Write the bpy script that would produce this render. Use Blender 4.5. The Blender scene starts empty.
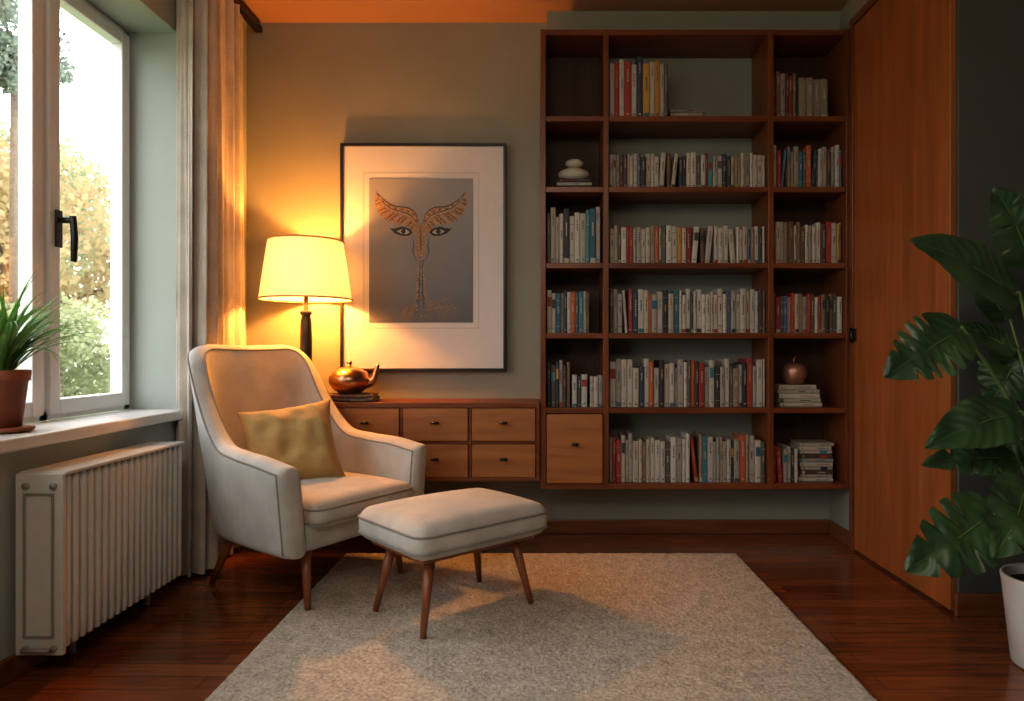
import bpy, math, random
from mathutils import Vector, Matrix, noise
random.seed(7)
S = bpy.context.scene
COL = S.collection
pi = math.pi

# ------------------------------------------------------------------ materials
def new_mat(name):
    m = bpy.data.materials.new(name); m.use_nodes = True
    nt = m.node_tree
    return m, nt, nt.nodes['Principled BSDF']
def N(nt, t, **kw):
    n = nt.nodes.new(t)
    for k, v in kw.items():
        if hasattr(n, k) and not k[0].isupper(): setattr(n, k, v)
        else: n.inputs[k].default_value = v
    return n
def c4(c): return (c[0], c[1], c[2], 1)
def coords(nt, scale=(1,1,1), kind='Object'):
    tc = nt.nodes.new('ShaderNodeTexCoord'); mp = nt.nodes.new('ShaderNodeMapping')
    mp.inputs['Scale'].default_value = scale
    nt.links.new(tc.outputs[kind], mp.inputs['Vector'])
    return mp.outputs['Vector']
def ramp(nt, fac, stops):
    r = nt.nodes.new('ShaderNodeValToRGB')
    el = r.color_ramp.elements
    el[0].position, el[0].color = stops[0][0], c4(stops[0][1])
    el[1].position, el[1].color = stops[-1][0], c4(stops[-1][1])
    for p, c in stops[1:-1]:
        e = el.new(p); e.color = c4(c)
    nt.links.new(fac, r.inputs['Fac'])
    return r.outputs['Color']
def bump(nt, b, h, strength=.3, dist=.01):
    n = nt.nodes.new('ShaderNodeBump'); n.inputs['Strength'].default_value = strength
    n.inputs['Distance'].default_value = dist
    nt.links.new(h, n.inputs['Height']); nt.links.new(n.outputs['Normal'], b.inputs['Normal'])
def plain(name, col, rough=.5, metal=0, var=.12, scale=20, bmp=0.0, bscale=200):
    m, nt, b = new_mat(name)
    v = coords(nt)
    n = N(nt, 'ShaderNodeTexNoise', Scale=scale, Detail=4.0); nt.links.new(v, n.inputs['Vector'])
    a = [max(0, x*(1-var)) for x in col]; c = [min(1, x*(1+var)) for x in col]
    nt.links.new(ramp(nt, n.outputs['Fac'], [(.3, a), (.7, c)]), b.inputs['Base Color'])
    b.inputs['Roughness'].default_value = rough; b.inputs['Metallic'].default_value = metal
    if bmp:
        n2 = N(nt, 'ShaderNodeTexNoise', Scale=bscale, Detail=3.0); nt.links.new(v, n2.inputs['Vector'])
        bump(nt, b, n2.outputs['Fac'], bmp, .003)
    return m
def wood(name, dark, light, axis='Z', rough=.38, scale=1.0):
    m, nt, b = new_mat(name)
    sc = {'X': (1.2, 16, 16), 'Y': (16, 1.2, 16), 'Z': (16, 16, 1.2)}[axis]
    v = coords(nt, tuple(s*scale for s in sc))
    n = N(nt, 'ShaderNodeTexNoise', Scale=1.6, Detail=8.0, Roughness=.6, Distortion=.6)
    nt.links.new(v, n.inputs['Vector'])
    mid = [(a+c)/2 for a, c in zip(dark, light)]
    nt.links.new(ramp(nt, n.outputs['Fac'], [(.28, dark), (.5, mid), (.72, light)]), b.inputs['Base Color'])
    n2 = N(nt, 'ShaderNodeTexNoise', Scale=7.0, Detail=4.0); nt.links.new(v, n2.inputs['Vector'])
    bump(nt, b, n2.outputs['Fac'], .12, .002)
    b.inputs['Roughness'].default_value = rough
    return m
def fabric(name, col, rough=.95, s=420, var=.18, b_s=.5):
    m, nt, b = new_mat(name)
    v = coords(nt)
    n = N(nt, 'ShaderNodeTexNoise', Scale=s, Detail=2.0); nt.links.new(v, n.inputs['Vector'])
    n2 = N(nt, 'ShaderNodeTexNoise', Scale=9.0, Detail=4.0); nt.links.new(v, n2.inputs['Vector'])
    mx = N(nt, 'ShaderNodeMath', operation='ADD'); nt.links.new(n.outputs['Fac'], mx.inputs[0]); nt.links.new(n2.outputs['Fac'], mx.inputs[1])
    hf = N(nt, 'ShaderNodeMath', operation='MULTIPLY'); nt.links.new(mx.outputs[0], hf.inputs[0]); hf.inputs[1].default_value = .5
    nt.links.new(ramp(nt, hf.outputs[0], [(.35, [x*(1-var) for x in col]), (.65, [min(1, x*(1+var)) for x in col])]), b.inputs['Base Color'])
    bump(nt, b, n.outputs['Fac'], b_s, .002)
    b.inputs['Roughness'].default_value = rough
    b.inputs['Sheen Weight'].default_value = .15
    return m

M_wall = plain('sage_wall_paint', (.285, .285, .235), .85, var=.05, scale=3, bmp=.15, bscale=150)
M_wallL = plain('sage_wall_paint_daylit', (.40, .44, .41), .85, var=.04, scale=3, bmp=.1)  # same sage paint, lightened to put the window light into its colour
M_wallR = plain('charcoal_wall_paint', (.09, .093, .083), .8, var=.06, scale=3, bmp=.1)
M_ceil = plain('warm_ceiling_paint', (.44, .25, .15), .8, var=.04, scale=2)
M_wood = wood('walnut_shelf_h', (.12, .034, .012), (.27, .086, .027), 'X', .34)
M_woodV = wood('walnut_shelf_v', (.12, .034, .012), (.27, .086, .027), 'Z', .34)
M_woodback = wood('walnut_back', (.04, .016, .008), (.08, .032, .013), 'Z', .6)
M_drawer = wood('drawer_front_wood', (.29, .108, .035), (.45, .185, .062), 'X', .4)
M_door = wood('oak_door_veneer', (.25, .080, .022), (.41, .145, .042), 'Z', .38, .8)
M_trimw = wood('trim_wood', (.14, .045, .018), (.25, .09, .035), 'X', .4)
M_leg = wood('leg_wood', (.18, .06, .025), (.36, .13, .05), 'Z', .3)
M_white = plain('white_enamel', (.62, .61, .58), .35, var=.03)
M_sill = plain('white_sill', (.68, .67, .65), .3, var=.03)
M_pvc = plain('white_window_frame', (.78, .78, .77), .3, var=.02)
M_black = plain('black_metal', (.012, .012, .012), .35, var=.1)
M_chair = fabric('linen_upholstery', (.49, .48, .45))
M_pipe = fabric('piping_fabric', (.26, .245, .215))
M_ott = fabric('ottoman_fabric', (.53, .505, .455))
M_must = fabric('mustard_fabric', (.44, .30, .12), s=300, b_s=.8)
M_curt = fabric('curtain_linen', (.56, .52, .46), s=300)
M_copper = plain('copper', (.52, .29, .15), .28, 1, var=.2, scale=8)
M_stone = plain('cream_stone', (.58, .54, .44), .6, var=.1, scale=12)
M_terra = plain('terracotta', (.24, .075, .035), .65, var=.15, scale=14, bmp=.2)
M_soil = plain('soil', (.03, .018, .01), .95, var=.4, scale=60, bmp=.8, bscale=80)
M_pot = plain('white_ceramic', (.66, .65, .62), .3, var=.03)
M_mat = plain('mat_board', (.62, .61, .59), .7, var=.02)
M_matline = plain('mat_bevel', (.48, .46, .42), .7, var=.02)
M_gold = plain('gilt_ink', (.32, .19, .10), .6, .1, var=.5, scale=120)
M_ink = plain('black_ink', (.028, .022, .020), .5)
M_eye = plain('eye_white_ink', (.36, .33, .29), .5)

# print gradient
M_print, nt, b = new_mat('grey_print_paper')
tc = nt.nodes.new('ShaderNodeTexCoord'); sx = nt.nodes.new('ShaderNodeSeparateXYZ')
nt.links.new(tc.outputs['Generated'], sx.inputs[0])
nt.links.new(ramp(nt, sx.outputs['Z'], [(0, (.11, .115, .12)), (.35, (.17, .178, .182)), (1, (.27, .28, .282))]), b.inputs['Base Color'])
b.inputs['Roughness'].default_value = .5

# leaves
def leafmat(name, a, c, tr=.25, rough=.35, sc=6):
    m, nt, b = new_mat(name)
    v = coords(nt); n = N(nt, 'ShaderNodeTexNoise', Scale=float(sc), Detail=3.0); nt.links.new(v, n.inputs['Vector'])
    col = ramp(nt, n.outputs['Fac'], [(.3, a), (.7, c)])
    nt.links.new(col, b.inputs['Base Color']); b.inputs['Roughness'].default_value = rough
    t = nt.nodes.new('ShaderNodeBsdfTranslucent'); nt.links.new(col, t.inputs['Color'])
    mx = nt.nodes.new('ShaderNodeMixShader'); mx.inputs[0].default_value = tr
    nt.links.new(b.outputs[0], mx.inputs[1]); nt.links.new(t.outputs[0], mx.inputs[2])
    nt.links.new(mx.outputs[0], nt.nodes['Material Output'].inputs['Surface'])
    return m
M_leaf = leafmat('monstera_leaf', (.03, .068, .03), (.085, .155, .065), .12)
M_stem = leafmat('plant_stem', (.10, .17, .05), (.16, .24, .08), .05)
M_grass = leafmat('spider_plant_leaf', (.06, .17, .025), (.17, .34, .07), .3)
M_tree = [leafmat('autumn_leaf_yellow', (.32, .23, .11), (.46, .36, .18), .4, .7, 2),
          leafmat('leaf_green', (.22, .25, .12), (.33, .34, .18), .4, .7, 2),
          leafmat('leaf_olive', (.26, .29, .15), (.37, .38, .21), .4, .7, 2),
          leafmat('conifer_green', (.12, .16, .12), (.20, .24, .18), .2, .7, 2)]
M_bark = plain('bark', (.12, .08, .05), .9, var=.3)
M_grassland = plain('lawn', (.16, .20, .08), .95, var=.3, scale=2)

# floor
M_floor, nt, b = new_mat('parquet_floor')
v = coords(nt, (1, 1, 1))
br = nt.nodes.new('ShaderNodeTexBrick')
br.offset = .37; br.squash = 1
br.inputs['Scale'].default_value = 1.0; br.inputs['Brick Width'].default_value = .95
br.inputs['Row Height'].default_value = .075; br.inputs['Mortar Size'].default_value = .0012
br.inputs['Mortar Smooth'].default_value = .1; br.inputs['Bias'].default_value = 0
br.inputs['Color1'].default_value = (.165, .050, .018, 1); br.inputs['Color2'].default_value = (.30, .102, .036, 1)
br.inputs['Mortar'].default_value = (.05, .016, .007, 1)
nt.links.new(v, br.inputs['Vector'])
v2 = coords(nt, (2, 30, 30)); n = N(nt, 'ShaderNodeTexNoise', Scale=2.0, Detail=8.0, Distortion=.5); nt.links.new(v2, n.inputs['Vector'])
g = ramp(nt, n.outputs['Fac'], [(.3, (.66, .62, .58)), (.7, (1.2, 1.2, 1.2))])
mx = nt.nodes.new('ShaderNodeMix'); mx.data_type = 'RGBA'; mx.blend_type = 'MULTIPLY'; mx.inputs[0].default_value = 1
nt.links.new(br.outputs['Color'], mx.inputs[6]); nt.links.new(g, mx.inputs[7])
nt.links.new(mx.outputs[2], b.inputs['Base Color'])
b.inputs['Roughness'].default_value = .19
b.inputs['Coat Weight'].default_value = .35; b.inputs['Coat Roughness'].default_value = .12
bump(nt, b, br.outputs['Fac'], -.25, .002)

# rug
M_rug, nt, b = new_mat('wool_rug')
v = coords(nt)
n1 = N(nt, 'ShaderNodeTexNoise', Scale=85.0, Detail=4.0, Roughness=.75); n2 = N(nt, 'ShaderNodeTexNoise', Scale=20.0, Detail=5.0, Roughness=.7)
for q in (n1, n2): nt.links.new(v, q.inputs['Vector'])
ad = N(nt, 'ShaderNodeMath', operation='MULTIPLY_ADD'); nt.links.new(n1.outputs['Fac'], ad.inputs[0]); ad.inputs[1].default_value = .68
nm = N(nt, 'ShaderNodeMath', operation='MULTIPLY'); nt.links.new(n2.outputs['Fac'], nm.inputs[0]); nm.inputs[1].default_value = .32
nt.links.new(nm.outputs[0], ad.inputs[2])
nt.links.new(ramp(nt, ad.outputs[0], [(.39, (.36, .32, .265)), (.5, (.62, .565, .475)), (.61, (.80, .74, .64))]), b.inputs['Base Color'])
b.inputs['Roughness'].default_value = 1
bump(nt, b, ad.outputs[0], 1.0, .012)

# glass
M_glass, nt, b = new_mat('window_glass')
gl = nt.nodes.new('ShaderNodeBsdfGlossy'); gl.inputs['Roughness'].default_value = .02
tr = nt.nodes.new('ShaderNodeBsdfTransparent'); fr = nt.nodes.new('ShaderNodeMixShader'); fr.inputs[0].default_value = .06
nt.links.new(tr.outputs[0], fr.inputs[1]); nt.links.new(gl.outputs[0], fr.inputs[2])
nt.links.new(fr.outputs[0], nt.nodes['Material Output'].inputs['Surface'])
# lamp shade
M_shade, nt, b = new_mat('lamp_shade_fabric')
v = coords(nt); n = N(nt, 'ShaderNodeTexNoise', Scale=300.0); nt.links.new(v, n.inputs['Vector'])
col = ramp(nt, n.outputs['Fac'], [(.3, (.68, .58, .42)), (.7, (.78, .68, .52))])
nt.links.new(col, b.inputs['Base Color']); b.inputs['Roughness'].default_value = .9
b.inputs['Emission Color'].default_value = (1, .66, .29, 1); b.inputs['Emission Strength'].default_value = .42
t = nt.nodes.new('ShaderNodeBsdfTranslucent'); nt.links.new(col, t.inputs['Color'])
ms = nt.nodes.new('ShaderNodeMixShader'); ms.inputs[0].default_value = .10
nt.links.new(b.outputs[0], ms.inputs[1]); nt.links.new(t.outputs[0], ms.inputs[2])
nt.links.new(ms.outputs[0], nt.nodes['Material Output'].inputs['Surface'])
# books
M_book, nt, b = new_mat('book_covers')
at = nt.nodes.new('ShaderNodeAttribute'); at.attribute_name = 'Col'
v = coords(nt); n = N(nt, 'ShaderNodeTexNoise', Scale=60.0, Detail=4.0); nt.links.new(v, n.inputs['Vector'])
g = ramp(nt, n.outputs['Fac'], [(.3, (.85, .84, .82)), (.7, (1, 1, 1))])
mx = nt.nodes.new('ShaderNodeMix'); mx.data_type = 'RGBA'; mx.blend_type = 'MULTIPLY'; mx.inputs[0].default_value = 1
nt.links.new(at.outputs['Color'], mx.inputs[6]); nt.links.new(g, mx.inputs[7])
nt.links.new(mx.outputs[2], b.inputs['Base Color']); b.inputs['Roughness'].default_value = .55

# ------------------------------------------------------------------ mesh builder
def crom(P, n):
    P = [Vector(p) for p in P]
    Q = [P[0]*2-P[1]] + P + [P[-1]*2-P[-2]]
    out = []
    segs = len(P)-1
    for k in range(n+1):
        t = k/n*segs; i = min(int(t), segs-1); f = t-i
        a, b_, c, d = Q[i], Q[i+1], Q[i+2], Q[i+3]
        out.append(.5*((2*b_)+(c-a)*f+(2*a-5*b_+4*c-d)*f*f+(3*b_-a-3*c+d)*f**3))
    return out
class MB:
    def __init__(s): s.v = []; s.f = []; s.m = []; s.s = []; s.c = []
    def add(s, vs, fs, mi=0, smooth=False, col=None):
        o = len(s.v); s.v += [tuple(p) for p in vs]
        for f in fs:
            s.f.append([i+o for i in f]); s.m.append(mi); s.s.append(smooth); s.c.append(col or (1, 1, 1))
    def box(s, x0, x1, y0, y1, z0, z1, mi=0, col=None, M=None):
        vs = [Vector(p) for p in ((x0,y0,z0),(x1,y0,z0),(x1,y1,z0),(x0,y1,z0),(x0,y0,z1),(x1,y0,z1),(x1,y1,z1),(x0,y1,z1))]
        if M: vs = [M @ p for p in vs]
        s.add(vs, [(0,3,2,1),(4,5,6,7),(0,1,5,4),(1,2,6,5),(2,3,7,6),(3,0,4,7)], mi, False, col)
    def tube(s, pts, rad, seg=10, mi=0, closed=False):
        pts = [Vector(p) for p in pts]; n = len(pts)
        if not hasattr(rad, '__len__'): rad = [rad]*n
        vs = []; up = None
        for i, p in enumerate(pts):
            if closed: d = pts[(i+1) % n]-pts[i-1]
            else: d = pts[min(i+1, n-1)]-pts[max(i-1, 0)]
            d.normalize()
            if up is None:
                up = Vector((0,0,1)) if abs(d.z) < .9 else Vector((1,0,0))
            up = (up-d*up.dot(d)).normalized(); sd = d.cross(up)
            for k in range(seg):
                a = 2*pi*k/seg; vs.append(p+(up*math.cos(a)+sd*math.sin(a))*rad[i])
        fs = []
        for i in range(n if closed else n-1):
            for k in range(seg):
                j = (i+1) % n
                fs.append((i*seg+k, i*seg+(k+1)%seg, j*seg+(k+1)%seg, j*seg+k))
        if not closed:
            fs.append(tuple(range(seg))[::-1]); fs.append(tuple((n-1)*seg+k for k in range(seg)))
        s.add(vs, fs, mi, True)
    def lathe(s, prof, c, seg=32, mi=0, sx=1, sy=1):
        vs = []; n = len(prof)
        for r, z in prof:
            for k in range(seg):
                a = 2*pi*k/seg; vs.append((c[0]+r*sx*math.cos(a), c[1]+r*sy*math.sin(a), c[2]+z))
        fs = [(i*seg+k, i*seg+(k+1)%seg, (i+1)*seg+(k+1)%seg, (i+1)*seg+k) for i in range(n-1) for k in range(seg)]
        s.add(vs, fs, mi, True)
    def slab(s, hx, hy, hz, r, c, dome=0, mi=0, n=18, M=None, taper=0):
        # rounded box, centre c
        rz = min(r, hz)
        def mp(p):
            x, y, z = p
            q = Vector((max(-hx+r, min(hx-r, x)), max(-hy+r, min(hy-r, y)), max(-hz+rz, min(hz-rz, z))))
            d = Vector(((x-q.x)/r, (y-q.y)/r, (z-q.z)/rz))
            if d.length > 1e-6:
                m_ = max(abs(d.x), abs(d.y), abs(d.z)); d = d.normalized()*m_
            w = q+Vector((d.x*r, d.y*r, d.z*rz))
            k = (1-(w.x/hx)**2)*(1-(w.y/hy)**2)
            w.z += dome*max(0, k)*(1 if w.z > 0 else -.15)
            f = 1-taper*(1-(w.z+hz)/(2*hz)); w.x *= f; w.y *= f
            w += Vector(c)
            return M @ w if M else w
        L = [i/n*2-1 for i in range(n+1)]
        L = [math.sin(t*pi/2) for t in L]
        for ax in range(3):
            for sg in (-1, 1):
                vs = []
                for a in L:
                    for b_ in L:
                        if ax == 0: p = (sg*hx, a*hy, b_*hz)
                        elif ax == 1: p = (a*hx, sg*hy, b_*hz)
                        else: p = (a*hx, b_*hy, sg*hz)
                        vs.append(mp(p))
                fs = []
                for i in range(n):
                    for j in range(n):
                        f = (i*(n+1)+j, (i+1)*(n+1)+j, (i+1)*(n+1)+j+1, i*(n+1)+j+1)
                        if (sg > 0) == (ax == 1): f = f[::-1]
                        fs.append(f)
                s.add(vs, fs, mi, True)
    def obj(s, name, mats, parent=None, loc=(0,0,0), rot=0, bevel=0, merge=False, colattr=False, sub=0):
        me = bpy.data.meshes.new(name); me.from_pydata(s.v, [], s.f)
        for m in mats: me.materials.append(m)
        me.polygons.foreach_set('material_index', s.m); me.polygons.foreach_set('use_smooth', s.s)
        if colattr:
            ca = me.color_attributes.new('Col', 'FLOAT_COLOR', 'CORNER')
            for p in me.polygons:
                c = s.c[p.index]
                for li in p.loop_indices: ca.data[li].color = (c[0], c[1], c[2], 1)
        me.update()
        if merge:
            import bmesh
            bm = bmesh.new(); bm.from_mesh(me); bmesh.ops.remove_doubles(bm, verts=bm.verts, dist=1e-5)
            bmesh.ops.recalc_face_normals(bm, faces=bm.faces); bm.to_mesh(me); bm.free()
        o = bpy.data.objects.new(name, me); COL.objects.link(o)
        o.location = loc; o.rotation_euler = (0, 0, rot)
        if parent: o.parent = parent
        if bevel:
            b = o.modifiers.new('bevel', 'BEVEL'); b.width = bevel; b.segments = 2; b.limit_method = 'ANGLE'
        if sub:
            b = o.modifiers.new('sub', 'SUBSURF'); b.levels = sub; b.render_levels = sub
        return o
def empty(name, loc=(0,0,0), rot=0):
    e = bpy.data.objects.new(name, None); COL.objects.link(e); e.location = loc; e.rotation_euler = (0,0,rot)
    e.empty_display_size = .1
    return e

# ------------------------------------------------------------------ room shell
XL, XR, YB, H = -1.5, 1.47, 3.48, 2.6
YN, XE = -1.6, 3.2      # near wall, east wall
RY = 2.40               # face of the projecting right wall
b = MB(); b.box(-1.76, XE+.1, YN-.1, YB+.1, -.08, 0); b.obj('floor', [M_floor])
b = MB(); b.box(-1.76, XE+.1, YN-.1, YB+.1, H, H+.1); b.obj('ceiling', [M_ceil])
b = MB(); b.box(-1.75, XR+.2, YB, YB+.12, 0, H); b.obj('wall_back', [M_wall])
b = MB(); b.box(.03, XR, 3.36, YB, 2.452, H); b.obj('trim_soffit', [M_wall])
# left wall with one window opening plus an added, unseen one
SILL, WT = .67, 2.24
b = MB()
b.box(-1.75, XL, 2.82, YB, 0, H)
b.box(-1.75, XL, 1.36, 2.82, 0, SILL-.02)
b.box(-1.75, XL, 1.36, 2.82, WT, H)
b.box(-1.75, XL, .85, 1.36, 0, H)
b.box(-1.75, XL, -1.25, .85, 0, .5)
b.box(-1.75, XL, -1.25, .85, WT, H)
b.box(-1.75, XL, YN, -1.25, 0, H)
b.obj('wall_left', [M_wallL])
b = MB(); b.box(XR, XR+.12, RY+.12, YB, 0, H); b.obj('wall_right', [M_wall])
b = MB(); b.box(XR, XE, RY, RY+.12, 0, H); b.obj('wall_right_front', [M_wallR])
b = MB(); b.box(XE, XE+.1, YN, RY+.12, 0, H); b.obj('wall_east', [M_wall])
b = MB(); b.box(-1.75, XE+.1, YN-.1, YN, 0, H); b.obj('wall_near', [M_wall])
# baseboards
b = MB(); b.box(XL, XR, YB-.016, YB, 0, .07); b.obj('baseboard_back', [M_trimw], bevel=.004)
b = MB(); b.box(XL, XL+.016, YN, YB-.016, 0, .07); b.obj('baseboard_left', [M_trimw], bevel=.004)
b = MB(); b.box(XR-.014, XR, 3.2, YB-.016, 0, .07); b.obj('baseboard_right', [M_trimw], bevel=.004)
b = MB(); b.box(XR-.02, XE, RY-.018, RY, 0, .078); b.obj('baseboard_right_front', [M_trimw], bevel=.004)

# sill
b = MB(); b.box(-1.70, XL+.045, 1.36, 2.82, SILL-.02, SILL+.018); b.obj('window_sill', [M_sill], bevel=.006)

# windows
def window(name, y0, y1, z0, z1, n, handles):
    r = empty(name, (-1.71, (y0+y1)/2, z0))
    ox, oy, oz = -1.71, (y0+y1)/2, z0
    b = MB()
    def bx(xa, xb, ya, yb, za, zb): b.box(xa-ox, xb-ox, ya-oy, yb-oy, za-oz, zb-oz)
    F = .035; xa, xb = -1.748, -1.70
    bx(xa, xb, y0, y0+F, z0, z1); bx(xa, xb, y1-F, y1, z0, z1)
    bx(xa, xb, y0, y1, z0, z0+F); bx(xa, xb, y0, y1, z1-F, z1)
    w = (y1-y0)/n
    gb = MB()
    for i in range(n):
        a, c = y0+i*w, y0+(i+1)*w
        if i: bx(xa, xb, a-.022, a+.022, z0, z1)
        sa, sc = a+.014, c-.014; SF = .052; za, zc = z0+.02, z1-.02
        x2 = -1.688
        bx(xa+.01, x2, sa, sa+SF, za, zc); bx(xa+.01, x2, sc-SF, sc, za, zc)
        bx(xa+.01, x2, sa+SF, sc-SF, za, za+SF); bx(xa+.01, x2, sa+SF, sc-SF, zc-SF, zc)
        gb.box(-1.724-ox, -1.720-ox, sa+SF-.004-oy, sc-SF+.004-oy, za+SF-.004-oz, zc-SF+.004-oz)
    b.obj('frame', [M_pvc], r, bevel=.004)
    gb.obj('glass', [M_glass], r)
    hb = MB()
    for hy in handles:
        hz = 1.34
        hb.box(-1.688-ox, -1.680-ox, hy-.016-oy, hy+.016-oy, hz-.05-oz, hz+.08-oz)
        hb.tube([(-1.682-ox, hy-oy, hz+.045-oz), (-1.635-ox, hy-oy, hz+.045-oz)], .011, 12)
        hb.tube([(-1.635-ox, hy-oy, hz+.06-oz), (-1.632-ox, hy+.004-oy, hz-.02-oz), (-1.636-ox, hy+.006-oy, hz-.10-oz)], [.011, .012, .010], 12)
    hb.obj('handle', [M_black], r, bevel=.003)
    return r
window('window_1', 1.36, 2.82, SILL+.018, WT, 3, [2.385])
window('unseen_window', -1.25, .85, .5, WT, 3, [.2])  # unseen window, added to bring daylight onto the rug from the camera side

# door in the right wall
d = empty('door_1', (XR, 2.8, 0))
b = MB(); b.box(-.024, 0, -.385, .355, .012, 2.43); b.obj('panel', [M_door], d, bevel=.003)
b = MB(); b.box(-.03, 0, .36, .395, 0, 2.47); b.box(-.03, 0, -.398, .36, 2.434, 2.47); b.obj('frame', [M_woodV], d, bevel=.003)
b = MB()
for z in (1.0,):
    b.tube([(-.034, .357, z-.035), (-.034, .357, z+.035)], .008, 10)
    b.box(-.036, -.024, .33, .38, z-.028, z+.028)
b.obj('hinge', [M_black], d)

# ------------------------------------------------------------------ rug
nx, ny = 270, 350
b = MB(); x0, x1, y0, y1 = -.888, .888, .75, 3.10
vs = []
for j in range(ny+1):
    for i in range(nx+1):
        x = x0+(x1-x0)*i/nx; y = y0+(y1-y0)*j/ny
        e = min(i, nx-i, j, ny-j)
        z = .0120+.0024*noise.noise((x*62, y*62, 0))+.0014*noise.noise((x*20, y*20, 3))
        if e == 0:
            z = .001; x += .005*noise.noise((x*34, y*34, 9)); y += .005*noise.noise((x*34, y*34, 5))
        vs.append((x, y, z))
fs = [(j*(nx+1)+i, j*(nx+1)+i+1, (j+1)*(nx+1)+i+1, (j+1)*(nx+1)+i) for j in range(ny) for i in range(nx)]
b.add(vs, fs, 0, True); b.obj('area_rug', [M_rug])

# ------------------------------------------------------------------ bookshelf
SF, SB = 3.22, 3.478
LV = [2.432, 2.024, 1.690, 1.331, 1.000, .647, .288]
T = .013
cx = [.010, .307, 1.085, 1.452]
shelf = empty('bookshelf', (.73, 3.35, .27))
ox, oy, oz = .73, 3.35, .27
bh, bv, bk = MB(), MB(), MB()
for x in cx: bv.box(x-T-ox, x+T-ox, SF-oy, SB-oy, LV[-1]-T-oz, LV[0]+T-oz)
for z in LV:
    for k in range(3):
        bh.box(cx[k]+T-ox, cx[k+1]-T-ox, SF+.003-oy, SB-oy, z-T-oz, z+T-oz)
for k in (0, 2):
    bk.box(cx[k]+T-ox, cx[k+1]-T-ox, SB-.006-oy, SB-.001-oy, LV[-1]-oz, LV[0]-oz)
bh.obj('shelf_boards', [M_wood], shelf, bevel=.002)
bv.obj('uprights', [M_woodV], shelf, bevel=.002)
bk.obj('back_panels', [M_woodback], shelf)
b = MB(); b.box(cx[0]+T+.004-ox, cx[1]-T-.004-ox, SF-.012-oy, SF+.2-oy, LV[6]+T+.004-oz, LV[5]-T-.004-oz)
b.obj('drawer', [M_drawer], shelf, bevel=.003)
b = MB(); xc = (cx[0]+cx[1])/2
b.tube([(xc-.016-ox, SF-.03-oy, .49-oz), (xc+.016-ox, SF-.03-oy, .49-oz)], .007, 10)
b.tube([(xc-ox, SF-.03-oy, .49-oz), (xc-ox, SF-.01-oy, .49-oz)], .005, 10)
b.obj('knob', [M_black], shelf)

# ------------------------------------------------------------------ low drawer cabinet
CF = 3.20
cab = empty('drawer_cabinet', (-.67, 3.33, .316)); ox, oy, oz = -.67, 3.33, .316
ct, cb_ = .686, .316
b = MB()
b.box(-1.33-ox, -.006-ox, CF-.008-oy, SB-oy, ct-.024-oz, ct-oz)
b.box(-1.32-ox, -.006-ox, CF-oy, SB-oy, cb_-oz, cb_+.018-oz)
xs = [-1.32, -.985, -.655, -.333, -.006]
for x in (xs[0], -.024): b.box(x-ox, x+.018-ox, CF-oy, SB-oy, cb_+.018-oz, ct-.024-oz)
for x in xs[1:-1]: b.box(x-.007-ox, x+.007-ox, CF+.002-oy, SB-oy, cb_+.018-oz, ct-.024-oz)
b.box(-1.302-ox, -.024-ox, CF+.004-oy, SB-oy, .492-oz, .504-oz)
b.box(-1.302-ox, -.024-ox, SB-.01-oy, SB-oy, cb_-oz, ct-.024-oz)
b.obj('carcass', [M_wood], cab, bevel=.002)
b = MB(); kb = MB()
for k in range(4):
    a = xs[k]+(.02 if k == 0 else .009); c = xs[k+1]-(.02 if k == 3 else .009)
    for z0, z1 in ((cb_+.02, .490), (.506, ct-.027)):
        b.box(a-ox, c-ox, CF-.006-oy, CF+.24-oy, z0-oz, z1-oz)
        xm, zm = (a+c)/2, (z0+z1)/2+.01
        kb.tube([(xm-.018-ox, CF-.026-oy, zm-oz), (xm+.018-ox, CF-.026-oy, zm-oz)], .006, 10)
        kb.tube([(xm-ox, CF-.026-oy, zm-oz), (xm-ox, CF-.004-oy, zm-oz)], .005, 10)
b.obj('drawers', [M_drawer], cab, bevel=.003); kb.obj('knobs', [M_black], cab)

# ------------------------------------------------------------------ books
CREAM = [(.54,.50,.43),(.44,.40,.33),(.60,.57,.50),(.38,.35,.30),(.52,.49,.43),(.33,.31,.27),(.50,.44,.35),(.50,.47,.42)]
DARK = [(.04,.04,.045),(.06,.055,.05),(.05,.07,.10),(.09,.06,.045),(.12,.11,.10)]
ACC = [(.42,.05,.035),(.34,.04,.035),(.06,.20,.25),(.08,.28,.32),(.52,.27,.05),(.50,.13,.05),(.11,.17,.32),(.36,.06,.045),(.32,.05,.04),(.05,.14,.22)]
BROWN = [(.16,.09,.06),(.24,.16,.11),(.10,.06,.05),(.30,.22,.16)]
def pick(pal):
    r = random.random()
    if pal == 'c': w = (.66, .78, .93)
    elif pal == 'r': w = (.30, .50, .74)
    elif pal == 'm': w = (.48, .68, .90)
    if r < w[0]: return random.choice(CREAM)
    if r < w[1]: return random.choice(DARK)
    if r < w[2]: return random.choice(ACC)
    return random.choice(BROWN)
bk = MB()
PAGE = (.60, .54, .43)
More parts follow.
